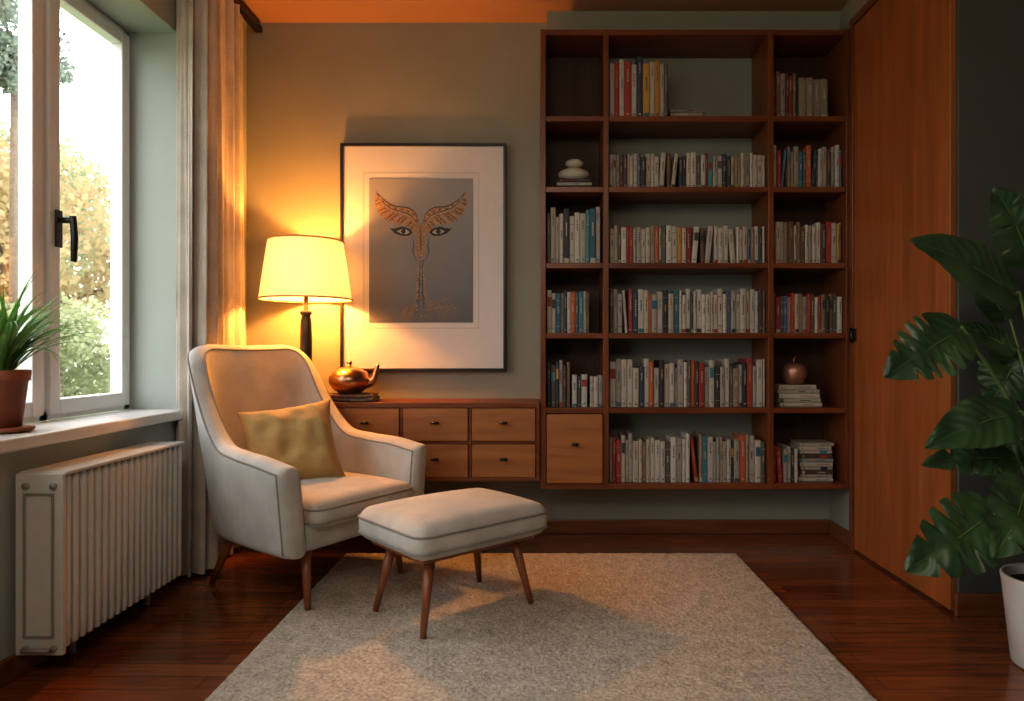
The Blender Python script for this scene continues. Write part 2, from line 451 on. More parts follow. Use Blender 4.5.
def book(M, w, h, dp, col):
    c = .002
    def bx(*a, col=None): bk.box(*a, col=col, M=M)
    vs = [(0,.004,0),(.003,.0008,0),(w*.5,0,0),(w-.003,.0008,0),(w,.004,0),(w,.007,0),(0,.007,0)]
    n = len(vs); V = [M @ Vector(p) for p in vs]+[M @ Vector((p[0], p[1], h)) for p in vs]
    bk.add(V, [tuple(range(n))[::-1], tuple(range(n, 2*n))]+[(i, (i+1)%n, (i+1)%n+n, i+n) for i in range(n)], 0, False, col)
    bx(0, c, .006, dp, 0, h, col=col); bx(w-c, w, .006, dp, 0, h, col=col)
    bx(c, w-c, .006, dp-.004, .003, h-.004, col=PAGE)
    lum = sum(col)/3
    ink = random.choice([(.05,.05,.05),(.10,.08,.06),(.35,.06,.04),(.08,.16,.2)]) if lum > .25 else random.choice([(.5,.45,.34),(.42,.3,.12),(.5,.48,.42)])
    mrg = w*.24
    def lab(z0, z1, m_=mrg, cc=ink):
        P = [(m_, -.0006, z0), (w-m_, -.0006, z0), (w-m_, -.0006, z1), (m_, -.0006, z1)]
        bk.add([M @ Vector(p) for p in P], [(0,1,2,3)], 0, False, cc)
    r = random.random()
    if w > .008:
        if r < .6:
            z = h*random.uniform(.8, .9)
            for _ in range(random.randint(4, 8)):
                l = random.uniform(.003, .009); lab(z-l, z, w*.38); z -= l+.004
            lab(h*.06, h*.085, w*.3)
        elif r < .68:
            lab(h*.62, h*.84, .001, random.choice(ACC+DARK)); lab(h*.10, h*.12)
        elif r < .85:
            for q in (.16, .82): lab(h*q, h*q+.002, .001)
            lab(h*.5, h*.66, w*.40)
        else:
            lab(.002, h*.10, .001); lab(h*.5, h*.75, w*.40)
def row(x0, x1, z, hm, pal='c', wr=(.010, .024), hv=.16, y0=None, cols=None):
    x = x0; i = 0
    while x < x1-.008:
        w = min(random.uniform(*wr), x1-x)
        if w < .007: break
        h = hm*random.uniform(1-hv, 1.04)
        c = cols[i] if cols and i < len(cols) else pick(pal)
        yy = (SF+.03 if y0 is None else y0)+random.uniform(0, .014)
        dp = min(random.uniform(.12, .17), SB-.012-yy)
        M = Matrix.Translation((x, yy, z))
        if random.random() < .035 and x+w+.03 < x1:
            a = random.choice([-1, 1])*random.uniform(.06, .12)
            sh = h*math.sin(abs(a))
            if a < 0:
                M = Matrix.Translation((x+sh, yy, z+.0)) @ Matrix.Rotation(a, 4, 'Y')
            else:
                M = Matrix.Translation((x, yy, z+w*math.sin(a))) @ Matrix.Rotation(a, 4, 'Y')
            book(M, w, h, dp, c); x += w+sh+.003
        else:
            book(M, w, h, dp, c); x += w+random.uniform(.0003, .0012)
        i += 1
def stack(xc, yc, z, n, L, D, th=(.012, .02), pal='c', cols=None, jit=.008):
    for i in range(n):
        t = random.uniform(*th); l = L*random.uniform(.9, 1.0); dd = D*random.uniform(.92, 1)
        c = cols[i] if cols else pick(pal)
        M = Matrix.Translation((xc+random.uniform(-jit, jit)-l/2, yc-dd/2, z+t)) @ Matrix.Rotation(random.uniform(-.04, .04), 4, 'Z') @ Matrix.Rotation(pi/2, 4, 'Y')
        book(M, t, l, dd, c); z += t+.0005
    return z
def Z(i): return LV[i]+T+.0008
L0, L1 = cx[0]+T+.006, cx[1]-T-.006
C0, C1 = cx[1]+T+.008, cx[2]-T-.004
R0, R1 = cx[2]+T+.008, cx[3]-T-.004
# row 1
row(C0, C0+.275, Z(1), .285, 'm', (.018, .034), .10, cols=[(.5,.46,.38),(.42,.05,.04),(.52,.48,.42),(.40,.05,.04),(.52,.49,.43),(.06,.07,.10),(.55,.33,.06),(.5,.47,.4),(.5,.25,.06),(.42,.40,.35),(.14,.13,.12)])
stack(C0+.375, SF+.12, Z(1), 3, .17, .13, (.014, .019), cols=[(.12,.11,.1),(.42,.4,.36),(.3,.27,.22)])
row(R0, R0+.115, Z(1), .215, 'r', (.014, .022), .12, cols=[(.22,.05,.04),(.2,.12,.08),(.35,.3,.24),(.12,.05,.04),(.3,.06,.04),(.2,.15,.1)])
row(R0+.125, R0+.27, Z(1), .19, 'c', (.03, .04), .02, cols=[(.28,.24,.19)]*5)
# row 2
zt = stack(L0+.13, SF+.11, Z(2), 3, .17, .13, (.014, .018), cols=[(.05,.05,.05),(.45,.42,.36),(.12,.05,.04)])
STONE_Z = zt
row(C0, C1, Z(2), .165, 'c', (.012, .027), .10)
row(R0, R1, Z(2), .20, 'r', (.012, .024), .14)
# row 3
row(L0, L1-.005, Z(3), .265, 'c', (.016, .03), .17, cols=[(.16,.15,.14),(.5,.46,.4),(.44,.4,.33),(.54,.5,.43),(.05,.05,.06),(.5,.47,.42),(.56,.53,.46),(.4,.37,.31),(.08,.24,.28),(.05,.14,.2),(.5,.47,.42)])
row(C0, C1, Z(3), .175, 'c', (.011, .026), .08)
row(R0, R1, Z(3), .195, 'r', (.013, .026), .12)
# row 4
row(L0, L0+.20, Z(4), .20, 'c', (.012, .024), .06)
row(C0, C1, Z(4), .205, 'c', (.012, .028), .12)
row(R0-.004, R1, Z(4), .185, 'r', (.012, .024), .08)
# row 5
row(L0, L0+.11, Z(5), .215, 'r', (.014, .022), .08, cols=[(.05,.05,.05),(.12,.11,.1),(.05,.06,.08),(.35,.33,.3),(.06,.06,.06)])
row(L0+.12, L0+.20, Z(5), .15, 'c', (.02, .028), .04, cols=[(.5,.47,.42),(.06,.06,.06),(.5,.46,.4)])
row(L0+.205, L0+.265, Z(5), .148, 'c', (.018, .024), .04)
row(C0, C1, Z(5), .225, 'c', (.013, .030), .18)
zt2 = stack(R0+.13, SF+.12, Z(5), 5, .20, .15, (.016, .022), cols=CREAM[:5])
# row 6
row(C0, C1, Z(6), .225, 'c', (.013, .030), .16)
row(R0-.004, R0+.12, Z(6), .165, 'c', (.013, .022), .08)
stack(R0+.215, SF+.12, Z(6), 10, .165, .14, (.015, .021), jit=.006, cols=[CREAM[i % 8] if i not in (2, 6) else DARK[3] for i in range(10)])
bk.obj('shelf_books', [M_book], colattr=True)

# stones
b = MB()
xs_, ys_ = L0+.13, SF+.115
def pebble(c, rx, ry, rz):
    prof = [(max(.0005, math.cos(a)), math.sin(a)*rz) for a in [(-.5+i/14)*pi for i in range(15)]]
    b.lathe(prof, c, 28, 0, rx, ry)
pebble((xs_, ys_, STONE_Z+.034), .078, .055, .034)
pebble((xs_+.004, ys_, STONE_Z+.034*2+.021), .045, .036, .024)
b.obj('stacked_pebbles', [M_stone])
# copper apple-shaped vase
b = MB()
prof = [(.001,0),(.03,0),(.048,.012),(.062,.04),(.064,.068),(.054,.092),(.034,.105),(.018,.104),(.009,.098),(.001,.097)]
b.lathe([(r*.95, z) for r, z in prof], (R0+.125, SF+.10, zt2), 32, 0)
b.tube([(R0+.125, SF+.10, zt2+.095), (R0+.122, SF+.10, zt2+.12), (R0+.13, SF+.10, zt2+.137)], [.005, .004, .003], 8)
b.obj('copper_apple_ornament', [plain('brushed_copper', (.45, .25, .17), .42, .7, var=.15, scale=8)])

# books on cabinet + teapot
bk = MB()
zt = stack(-.915, 3.30, ct+.0008, 2, .26, .16, (.014, .018), cols=[(.05,.045,.04),(.14,.06,.04)], jit=.003)
bk.obj('stacked_books', [M_book], colattr=True)
b = MB()
tp = (-.925, 3.30, zt)
k = 1.08
body = [(.001,0),(.045,0),(.05,.006),(.072,.022),(.090,.05),(.091,.075),(.076,.102),(.050,.118),(.040,.122),(.030,.126),(.012,.131),(.008,.137),(.013,.145),(.010,.153),(.001,.156)]
b.lathe([(r*k, z*k*.94) for r, z in body], tp, 36)
sp = crom([(tp[0]+.07, tp[1], zt+.045), (tp[0]+.112, tp[1], zt+.062), (tp[0]+.126, tp[1], zt+.10), (tp[0]+.138, tp[1], zt+.142)], 12)
b.tube(sp, [.024-.016*(i/12) for i in range(13)], 14)
b.obj('copper_teapot', [M_copper])

# ------------------------------------------------------------------ table lamp
LX, LY = -1.122, 3.262
lamp = empty('table_lamp', (LX, LY, ct))
b = MB()
b.lathe([(.001,0),(.068,0),(.070,.006),(.066,.014),(.03,.022),(.022,.03),(.020,.05),(.026,.10),(.028,.2),(.028,.30),(.025,.385),(.020,.41),(.028,.418),(.028,.43),(.012,.436),(.010,.50),(.016,.505),(.016,.545),(.001,.546)], (0,0,0.0008), 28)
zs0, zs1, r0, r1 = .488, .765, .212, .172
for k_ in range(3):
    a = k_*2*pi/3+.4; b.tube([(.012*math.cos(a), .012*math.sin(a), .52), ((r1+.018)*math.cos(a), (r1+.018)*math.sin(a), zs1-.13)], .002, 6)
b.obj('base', [M_black], lamp)
b = MB()
n_ = 12
prof = [(r0+(r1-r0)*i/n_, zs0+(zs1-zs0)*i/n_) for i in range(n_+1)]
b.lathe(prof, (0,0,0), 64)
b.obj('shade', [M_shade], lamp)
b = MB()
for r, z in ((r0, zs0), (r1, zs1)):
    b.tube([(r*math.cos(2*pi*i/64), r*math.sin(2*pi*i/64), z) for i in range(64)], .004, 8, closed=True)
b.obj('shade_trim', [fabric('shade_trim', (.45, .28, .12))], lamp)
pl = bpy.data.lights.new('lamp_bulb', 'POINT'); pl.energy = 40; pl.color = (1, .38, .075); pl.shadow_soft_size = .035
po = bpy.data.objects.new('bulb', pl); COL.objects.link(po); po.parent = lamp; po.location = (0, 0, .61)

# ------------------------------------------------------------------ picture
fx0, fx1, fz0, fz1 = -1.012, -.176, .826, 1.975
PY = YB
pic = empty('framed_picture', ((fx0+fx1)/2, PY, (fz0+fz1)/2)); ox, oz = (fx0+fx1)/2, (fz0+fz1)/2
hw, hh = (fx1-fx0)/2, (fz1-fz0)/2
b = MB(); fw = .014; D0 = -.042
b.box(-hw, -hw+fw, D0, -.001, -hh, hh); b.box(hw-fw, hw, D0, -.001, -hh, hh)
b.box(-hw+fw, hw-fw, D0, -.001, -hh, -hh+fw); b.box(-hw+fw, hw-fw, D0, -.001, hh-fw, hh)
b.obj('frame', [M_black], pic, bevel=.002)
b = MB(); b.box(-hw+fw, hw-fw, -.030, -.002, -hh+fw, hh-fw); b.obj('mat_board', [M_mat], pic)
pcx = -.606-ox; pcz = 1.435-oz
pw, ph = .262, .364
b = MB()
a, c, t_ = pw+.028, ph+.028, .0022
for sgn in (-1, 1):
    b.box(pcx+sgn*a-t_, pcx+sgn*a+t_, -.031, -.030, pcz-c, pcz+c)
    b.box(pcx-a, pcx+a, -.031, -.030, pcz+sgn*c-t_, pcz+sgn*c+t_)
b.obj('mat_line', [M_matline], pic)
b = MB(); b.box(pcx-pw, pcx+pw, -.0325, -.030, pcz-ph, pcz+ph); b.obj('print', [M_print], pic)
u = .00505
def A(x, y, d=0): return Vector((pcx+x*u, -.0332-d, pcz-y*u))
b = MB()
def poly(pts, mi, d=0):
    P = [A(x, y, d) for x, y in pts]
    c = sum(P, Vector())/len(P)
    b.add([c]+P, [(0, i+1, (i+1) % len(P)+1) for i in range(len(P))], mi)
def strip(up, lo, mi, d=0, n=18):
    U = crom([A(x, y, d) for x, y in up], n); Lo = crom([A(x, y, d) for x, y in lo], n)
    vs = []
    for p, q in zip(U, Lo): vs += [p, q]
    b.add(vs, [(2*i, 2*i+1, 2*i+3, 2*i+2) for i in range(n)], mi)
def line(pts, w=.6, mi=0, d=.0004, n=14):
    C = crom([A(x, y, d) for x, y in pts], n)
    vs = []
    for i, p in enumerate(C):
        t = (C[min(i+1, n)]-C[max(i-1, 0)]).normalized(); nn = Vector((t.z, 0, -t.x))
        ww = w*u*math.sin(pi*(.08+.84*i/n))
        vs += [p+nn*ww, p-nn*ww]
    b.add(vs, [(2*i, 2*i+1, 2*i+3, 2*i+2) for i in range(n)], mi)
WU = [(45,-59),(35,-49),(25,-44),(14,-43),(6,-38),(2,-28)]
WL = [(45,-56),(45,-44),(38,-33),(27,-28),(15,-26),(5,-15)]
def wing(t, f):
    k_ = t*5; i = min(4, int(k_)); r_ = k_-i
    U_ = [WU[i][j]*(1-r_)+WU[i+1][j]*r_ for j in (0, 1)]; L_ = [WL[i][j]*(1-r_)+WL[i+1][j]*r_ for j in (0, 1)]
    return (U_[0]*(1-f)+L_[0]*f, U_[1]*(1-f)+L_[1]*f)
for sg in (-1, 1):
    def q(L): return [(sg*x, y) for x, y in L]
    strip(q(WU), q(WL), 0, n=25)
    line(q(WU), .5, 1, .0009)
    line(q([wing(i/6, .30) for i in range(7)]), .35, 1, .0009)
    line(q([wing(i/6, .38) for i in range(7)]), .35, 2, .0009)
    for k_ in range(15):      # feathers, ends overshooting the lower edge
        t_ = .06+.86*k_/14
        a_, c_ = wing(t_, .40), wing(max(0, t_-.03), 1.12)
        m2 = ((a_[0]+c_[0])/2+1.0, (a_[1]+c_[1])/2+.6)
        line(q([a_, m2, c_]), .9, 0, .0005, 8)
        line(q([a_, m2, c_]), .36, 1 if k_ % 3 else 2, .0007, 8)
        poly([(sg*wing(t_, .17)[0]+.8*math.cos(w_), wing(t_, .17)[1]+.8*math.sin(w_)) for w_ in [j*pi/3 for j in range(6)]], 2 if k_ % 2 else 1, .0007)
    poly(q([(8,-18),(12,-22),(19,-24),(26,-22),(31,-22),(26,-17),(19,-14.5),(12,-14.5)]), 1, .0011)
    poly(q([(11,-18.2),(14.5,-20.8),(19,-21.4),(24,-19),(19,-16.5),(14,-16.4)]), 2, .0013)
    poly(q([(17.5+2.5*math.cos(a_), -19+2.5*math.sin(a_)) for a_ in [i*pi/6 for i in range(12)]]), 1, .0016)
    line(q([(9,-13.5),(15,-11),(23,-11.5),(29,-15)]), .35, 0, .001)
    line(q([(4,-28),(6,-14),(3,-2),(5.5,4),(2,9)]), .6, 0)
    line(q([(9,-14),(7,-6),(8,2),(4,10)]), .4, 1)
    line(q([(3,8),(3.4,26),(5,48),(10,70)]), .45, 0)
    line(q([(1.5,10),(1.5,30),(2.4,50),(5,70)]), .35, 1)
poly([(-3,-26),(3,-26),(4,-10),(3,4),(0,9),(-3,4),(-4,-10)], 0, .0002)
line([(0,-27),(0,-10),(0,3)], .5, 1, .0006)
for k_ in range(34):
    y = 5+k_*1.95; w_ = 2.4+k_*.13
    for x in (-w_*.7, 0, w_*.7):
        if random.random() < .85:
            x += random.uniform(-.5, .5); r_ = random.uniform(.4, .8)
            poly([(x+r_*math.cos(a_), y+r_*math.sin(a_)) for a_ in [i*pi/3 for i in range(6)]], random.choice([0,0,2,1]), .0005)
for k_ in range(9):
    line([(2+k_, 60), (8+k_*2.4, 52+random.uniform(-6, 4)), (16+k_*2.5, 60), (20+k_*2.2, 71)], .25, 0)
    line([(-3, 62), (-8-k_, 58+random.uniform(-3, 3)), (-10-k_*1.4, 70)], .25, 0)
b.obj('winged_mask_drawing', [M_gold, M_ink, M_eye], pic)

# ------------------------------------------------------------------ curtain
b = MB()
path = crom([(-1.478,2.845,0),(-1.46,2.80,0),(-1.43,2.78,0),(-1.395,2.84,0),(-1.40,2.98,0),(-1.425,3.14,0),(-1.452,3.31,0)], 260)
nz = 60; vs = []
tot = len(path)
for j in range(nz+1):
    t = j/nz; z = .015+(2.52)*t
    for i, p in enumerate(path):
        d_ = (path[min(i+1, tot-1)]-path[max(i-1, 0)]).normalized(); nn = Vector((d_.y, -d_.x, 0))
        s_ = i/(tot-1)
        ph_ = 2*pi*(s_*9.5+.10*math.sin(t*2.2+s_*5))
        amp = (.028+.008*math.sin(s_*17))*(1-.25*t)
        o_ = amp*math.sin(ph_)+.006*math.sin(ph_*2.3+t*3)
        q_ = p+nn*o_
        q_.x = max(q_.x, -1.493)
        vs.append((q_.x, q_.y, z))
fs = [(j*tot+i, j*tot+i+1, (j+1)*tot+i+1, (j+1)*tot+i) for j in range(nz) for i in range(tot-1)]
b.add(vs, fs, 0, True); b.obj('curtain', [M_curt])
b = MB(); b.box(-1.45, -1.415, 1.2, 3.47, 2.545, 2.575)
for yy in (1.4, 2.2, 3.0): b.box(-1.44, -1.425, yy, yy+.02, 2.575, 2.6)
b.obj('curtain_rail', [M_black], bevel=.002)

# ------------------------------------------------------------------ radiator
rad = empty('radiator', (-1.42, 2.3, .07)); ox, oy, oz = -1.42, 2.3, .07
b = MB()
ya, yb = 1.925, 2.585; xa, xb = -1.470, -1.352; za, zb = .08, .578
n_ = 19; pitch = (yb-ya-.02)/n_
for i in range(n_):
    yc = ya+.02+pitch*(i+.5)
    M = Matrix.Translation(((xa+xb)/2-ox, yc-oy, (za+zb)/2-oz))
    b.slab((xb-xa)/2, pitch*.36, (zb-za)/2, .012, (0,0,0), 0, 0, 6, M)
b.box(xa+.02-ox, xb-.012-ox, ya+.01-oy, yb-.004-oy, za+.015-oz, zb-.012-oz)
b.obj('fins', [M_white], rad)
b = MB()
b.box(xa-.012-ox, xb+.004-ox, ya-oy, ya+.014-oy, za-.01-oz, zb+.004-oz)
b.box(xa-.012-ox, xb+.004-ox, ya+.014-oy, yb-oy, zb-.002-oz, zb+.008-oz)
b.obj('casing', [M_white], rad, bevel=.002)
b = MB()
for (p, q2, r_, s_) in ((xa+.012, xb-.020, zb-.056, zb-.050), (xa+.012, xb-.020, za+.040, za+.046)):
    b.box(p-ox, q2-ox, ya-.005-oy, ya-oy, r_-oz, s_-oz)
for p in (xa+.012, xb-.026): b.box(p-ox, p+.006-ox, ya-.005-oy, ya-oy, za+.046-oz, zb-.056-oz)
for zz in (za+.01, zb-.03):
    for xx in (xa+.02, xb-.02):
        b.tube([(xx-ox, ya-.008-oy, zz-oz), (xx-ox, ya+.01-oy, zz-oz)], .009, 12)
b.tube([(xa+.02-ox, ya-.02-oy, za+.012-oz), (xb-.02-ox, ya-.02-oy, za+.012-oz)], .007, 10)
b.obj('end_fittings', [plain('aged_enamel', (.30, .28, .25), .4, var=.05)], rad)
b = MB()
for yy in (2.1, 2.5):
    b.tube([(xa+.03-ox, yy-oy, -oz), (xa+.03-ox, yy-oy, za+.02-oz)], .009, 10)
b.obj('feet', [M_white], rad)

# ------------------------------------------------------------------ armchair
TH = math.radians(58)
CH = (-.922, 2.752, 0)
chair = empty('armchair', CH, TH)
half = [ # x, y, top, rakeweight, flare, halfthick
 (0,   .300, .952, 1.0, 0.0, .038),
 (.11, .300, .955, 1.0, .0, .038),
 (.20, .284, .952, 1.0, .02, .036),
 (.246,.240, .900, 1.0, .04, .032),
 (.264,.180, .715, .80, .06, .034),
 (.278,.100, .594, .45, .08, .040),
 (.290,-.02, .568, .14, .10, .046),
 (.302,-.15, .558, .03, .11, .049),
 (.308,-.262,.540, 0.0, .10, .049)]
def smp(n):
    A6 = [Vector(h[:3]) for h in half]; B6 = [Vector(h[3:]) for h in half]
    return list(zip(crom(A6, n), crom(B6, n)))
hs = smp(56)
full = [((-a.x, a.y, a.z), (-1, c.x, c.y, c.z)) for a, c in reversed(hs)][:-1]+[((a.x, a.y, a.z), (1, c.x, c.y, c.z)) for a, c in hs]
ZB = .215
nP = len(full)
def shell_point(i, off, z, fwd=0):
    (x, y, top), (sg, rk, fl, th) = full[i]
    a = full[max(i-1, 0)][0]; c = full[min(i+1, nP-1)][0]
    t = Vector((c[0]-a[0], c[1]-a[1])).normalized(); nn = Vector((-t.y, t.x))
    zz = z-.30
    px = x+sg*fl*max(zz, -.1)+nn.x*off; py = y+rk*.20*zz+nn.y*off
    if fwd: py -= fwd
    return Vector((px, py, z))
def outsign():
    i = nP//2
    return 1 if shell_point(i, .1, .5).y > shell_point(i, 0, .5).y else -1
OS = outsign()
def ring(i, sc=1, fwd=0, dz=0):
    top = full[i][0][2]-dz; th = full[i][1][3]*sc
    pts = []
    zs = [ZB+.012+(top-th*.8-ZB-.012)*k/9 for k in range(10)]
    for z in zs: pts.append(shell_point(i, OS*th, z, fwd))
    for k in range(1, 8):
        a = pi*k/8; pts.append(shell_point(i, OS*th*math.cos(a), top-th*.8+th*.8*math.sin(a), fwd))
    for z in reversed(zs): pts.append(shell_point(i, -OS*th, z, fwd))
    pts.append(shell_point(i, -OS*th*.7, ZB, fwd)); pts.append(shell_point(i, OS*th*.7, ZB, fwd))
    return pts
rings = []
ca = [75, 60, 45, 30, 15]
for a in ca: a_ = math.radians(a); rings.append(ring(0, math.cos(a_), .04*math.sin(a_), .02*(1-math.cos(a_))))
for i in range(nP): rings.append(ring(i))
for a in reversed(ca): a_ = math.radians(a); rings.append(ring(nP-1, math.cos(a_), .04*math.sin(a_), .02*(1-math.cos(a_))))
b = MB(); m_ = len(rings[0]); vs = [p for r in rings for p in r]
fs = [(i*m_+k, i*m_+(k+1)%m_, (i+1)*m_+(k+1)%m_, (i+1)*m_+k) for i in range(len(rings)-1) for k in range(m_)]
fs += [tuple(range(m_)), tuple((len(rings)-1)*m_+k for k in range(m_))[::-1]]
b.add(vs, fs, 0, True); b.obj('back_and_arms', [M_chair], chair, merge=True, sub=1)
b = MB()
for so in (1, -1):
    P = []
    for i in range(0, nP):
        th = full[i][1][3]; P.append(shell_point(i, so*OS*th*.93, full[i][0][2]-th*.8+th*.25))
    th = full[0][1][3]
    def fr(i, down):
        L_ = []
        for k in range(12):
            z = full[i][0][2]-.03-(full[i][0][2]-.03-ZB-.02)*k/11
            L_.append(shell_point(i, so*OS*th*.9, z, .012))
        return L_
    P = list(reversed(fr(0, 1)))+P+fr(nP-1, 1)
    b.tube(P, .004, 8)
b.obj('piping', [M_pipe], chair)
# seat base + cushion
b = MB()
b.slab(.260, .275, .065, .03, (0, -.01, ZB+.068), 0, 0, 14)
b.obj('seat_base', [M_chair], chair, merge=True)
b = MB()
b.slab(.252, .288, .050, .045, (0, -.042, .348), .026, 0, 22)
b.obj('seat_cushion', [M_chair], chair, merge=True)
b = MB()
def rim(hx, hy, r, z, cy, w=.0045, cx_=0):
    P = []
    for (sx_, sy_, a0) in ((1,1,0),(-1,1,90),(-1,-1,180),(1,-1,270)):
        for k in range(7):
            a = math.radians(a0+15*k); P.append((cx_+sx_*(hx-r)+r*math.cos(a), cy+sy_*(hy-r)+r*math.sin(a), z))
    b.tube(P, w, 8, closed=True)
rim(.252, .288, .045, .372, -.042, .0038); rim(.252, .288, .045, .322, -.042, .0038)
b.obj('cushion_piping', [M_pipe], chair)
b = MB()
for sx_ in (-1, 1):
    b.tube([(sx_*.215, -.225, ZB+.02), (sx_*.235, -.262, .0145)], [.021, .011], 16)
    b.tube([(sx_*.19, .22, ZB+.02), (sx_*.225, .325, .001)], [.021, .011], 16)
b.obj('legs', [M_leg], chair)
# cushion
def pillow(name, mat, size, thick, M, parent=None):
    b = MB(); n = 34
    for sg in (1, -1):
        vs = []
        for i in range(n+1):
            for j in range(n+1):
                u_, v_ = math.sin((i/n-.5)*pi), math.sin((j/n-.5)*pi)
                pin = 1-.12*(1-abs(v_)**2)*abs(u_)**3
                pin2 = 1-.12*(1-abs(u_)**2)*abs(v_)**3
                h = thick*((1-u_**4)*(1-v_**4))**.6
                e_ = (1-u_**4)*(1-v_**4)
                wr_ = .026*noise.noise((u_*2.2, v_*2.2, sg*2.0))*e_+.014*noise.noise((u_*5+v_*3, v_*4, sg*5.0))*e_
                vs.append(M @ Vector((u_*size*pin, sg*h+wr_, v_*size*pin2)))
        fs = [(i*(n+1)+j, (i+1)*(n+1)+j, (i+1)*(n+1)+j+1, i*(n+1)+j+1) for i in range(n) for j in range(n)]
        if sg > 0: fs = [f[::-1] for f in fs]
        b.add(vs, fs, 0, True)
    return b.obj(name, [mat], parent, merge=True)
nrm = Vector((.30, -.80, .52)).normalized()
ez = Vector((0, 0, 1)); ez = (ez-nrm*ez.dot(nrm)).normalized(); ex = (-nrm).cross(ez)
R = Matrix((ex, -nrm, ez)).transposed().to_4x4()
pillow('throw_pillow', M_must, .186, .066, Matrix.Translation((-1.012, 2.770, .545)) @ R @ Matrix.Rotation(math.radians(-8), 4, 'Y'))

# ------------------------------------------------------------------ ottoman
ott = empty('ottoman', (-.310, 2.44, .0145), math.radians(42))
b = MB(); b.slab(.280, .215, .058, .05, (0, 0, .308), .028, 0, 24, None, .0); b.obj('cushion', [M_ott], ott, merge=True)
b = MB(); rim(.280, .215, .05, .334, 0, .004); rim(.279, .214, .05, .280, 0, .004); b.obj('piping', [M_pipe], ott)
b = MB(); b.slab(.24, .17, .014, .012, (0, 0, .248), 0, 0, 8); b.obj('frame', [M_leg], ott, merge=True)
b = MB()
for sx_ in (-1, 1):
    for sy_ in (-1, 1):
        b.tube([(sx_*.175, sy_*.115, .252), (sx_*.228, sy_*.155, .0)], [.020, .010], 16)
b.obj('legs', [M_leg], ott)

# ------------------------------------------------------------------ spider plant on sill
sp_z = SILL+.019
pp = empty('potted_spider_plant', (-1.592, 2.02, sp_z))
b = MB()
b.lathe([(.001,.002),(.062,.0),(.076,.004),(.079,.012),(.062,.015),(.001,.015)], (0,0,0), 32)
b.lathe([(.001,.012),(.046,.012),(.062,.150),(.067,.151),(.070,.182),(.064,.184),(.060,.181),(.056,.16),(.001,.16)], (0,0,0), 36)
b.obj('pot', [M_terra], pp)
b = MB(); b.lathe([(.057,.165),(.03,.170),(.001,.171)], (0,0,0), 20); b.obj('soil', [M_soil], pp)
b = MB()
def blade(base, az, L, lift, w, curl, n=14):
    vs = []
    d_ = Vector((math.cos(az), math.sin(az), 0)); sd = Vector((-d_.y, d_.x, 0))
    p = Vector(base); ang = lift
    for i in range(n+1):
        t = i/n
        ww = w*(math.sin(pi*min(1, t*.9+.12))**.7)*(1-t**3)+.0004
        up = Vector((0,0,1))*math.sin(ang)-d_*math.cos(ang)
        vs += [p-sd*ww+up*ww*.5, p.copy(), p+sd*ww+up*ww*.5]
        ang += curl/n*(.4+1.2*t)
        p = p+(d_*math.sin(ang)+Vector((0,0,math.cos(ang))))*(L/n)
        if p.x < -.090: p.x = -.090
    fs = []
    for i in range(n): fs += [(3*i, 3*i+1, 3*i+4, 3*i+3), (3*i+1, 3*i+2, 3*i+5, 3*i+4)]
    b.add(vs, fs, 0, True)
for k_ in range(120):
    az = random.uniform(0, 2*pi)
    back = math.cos(az) < -.3
    L_ = random.uniform(.24, .40)
    lf = random.uniform(.0, .25) if back else random.uniform(.1, .7)
    cu = random.uniform(.1, .5) if back else random.uniform(.4, 2.0)
    if back: L_ *= .8
    blade((random.uniform(-.02,.02), random.uniform(-.02,.02), .165), az, L_, lf, random.uniform(.004, .0075), cu)
b.obj('leaves', [M_grass], pp)

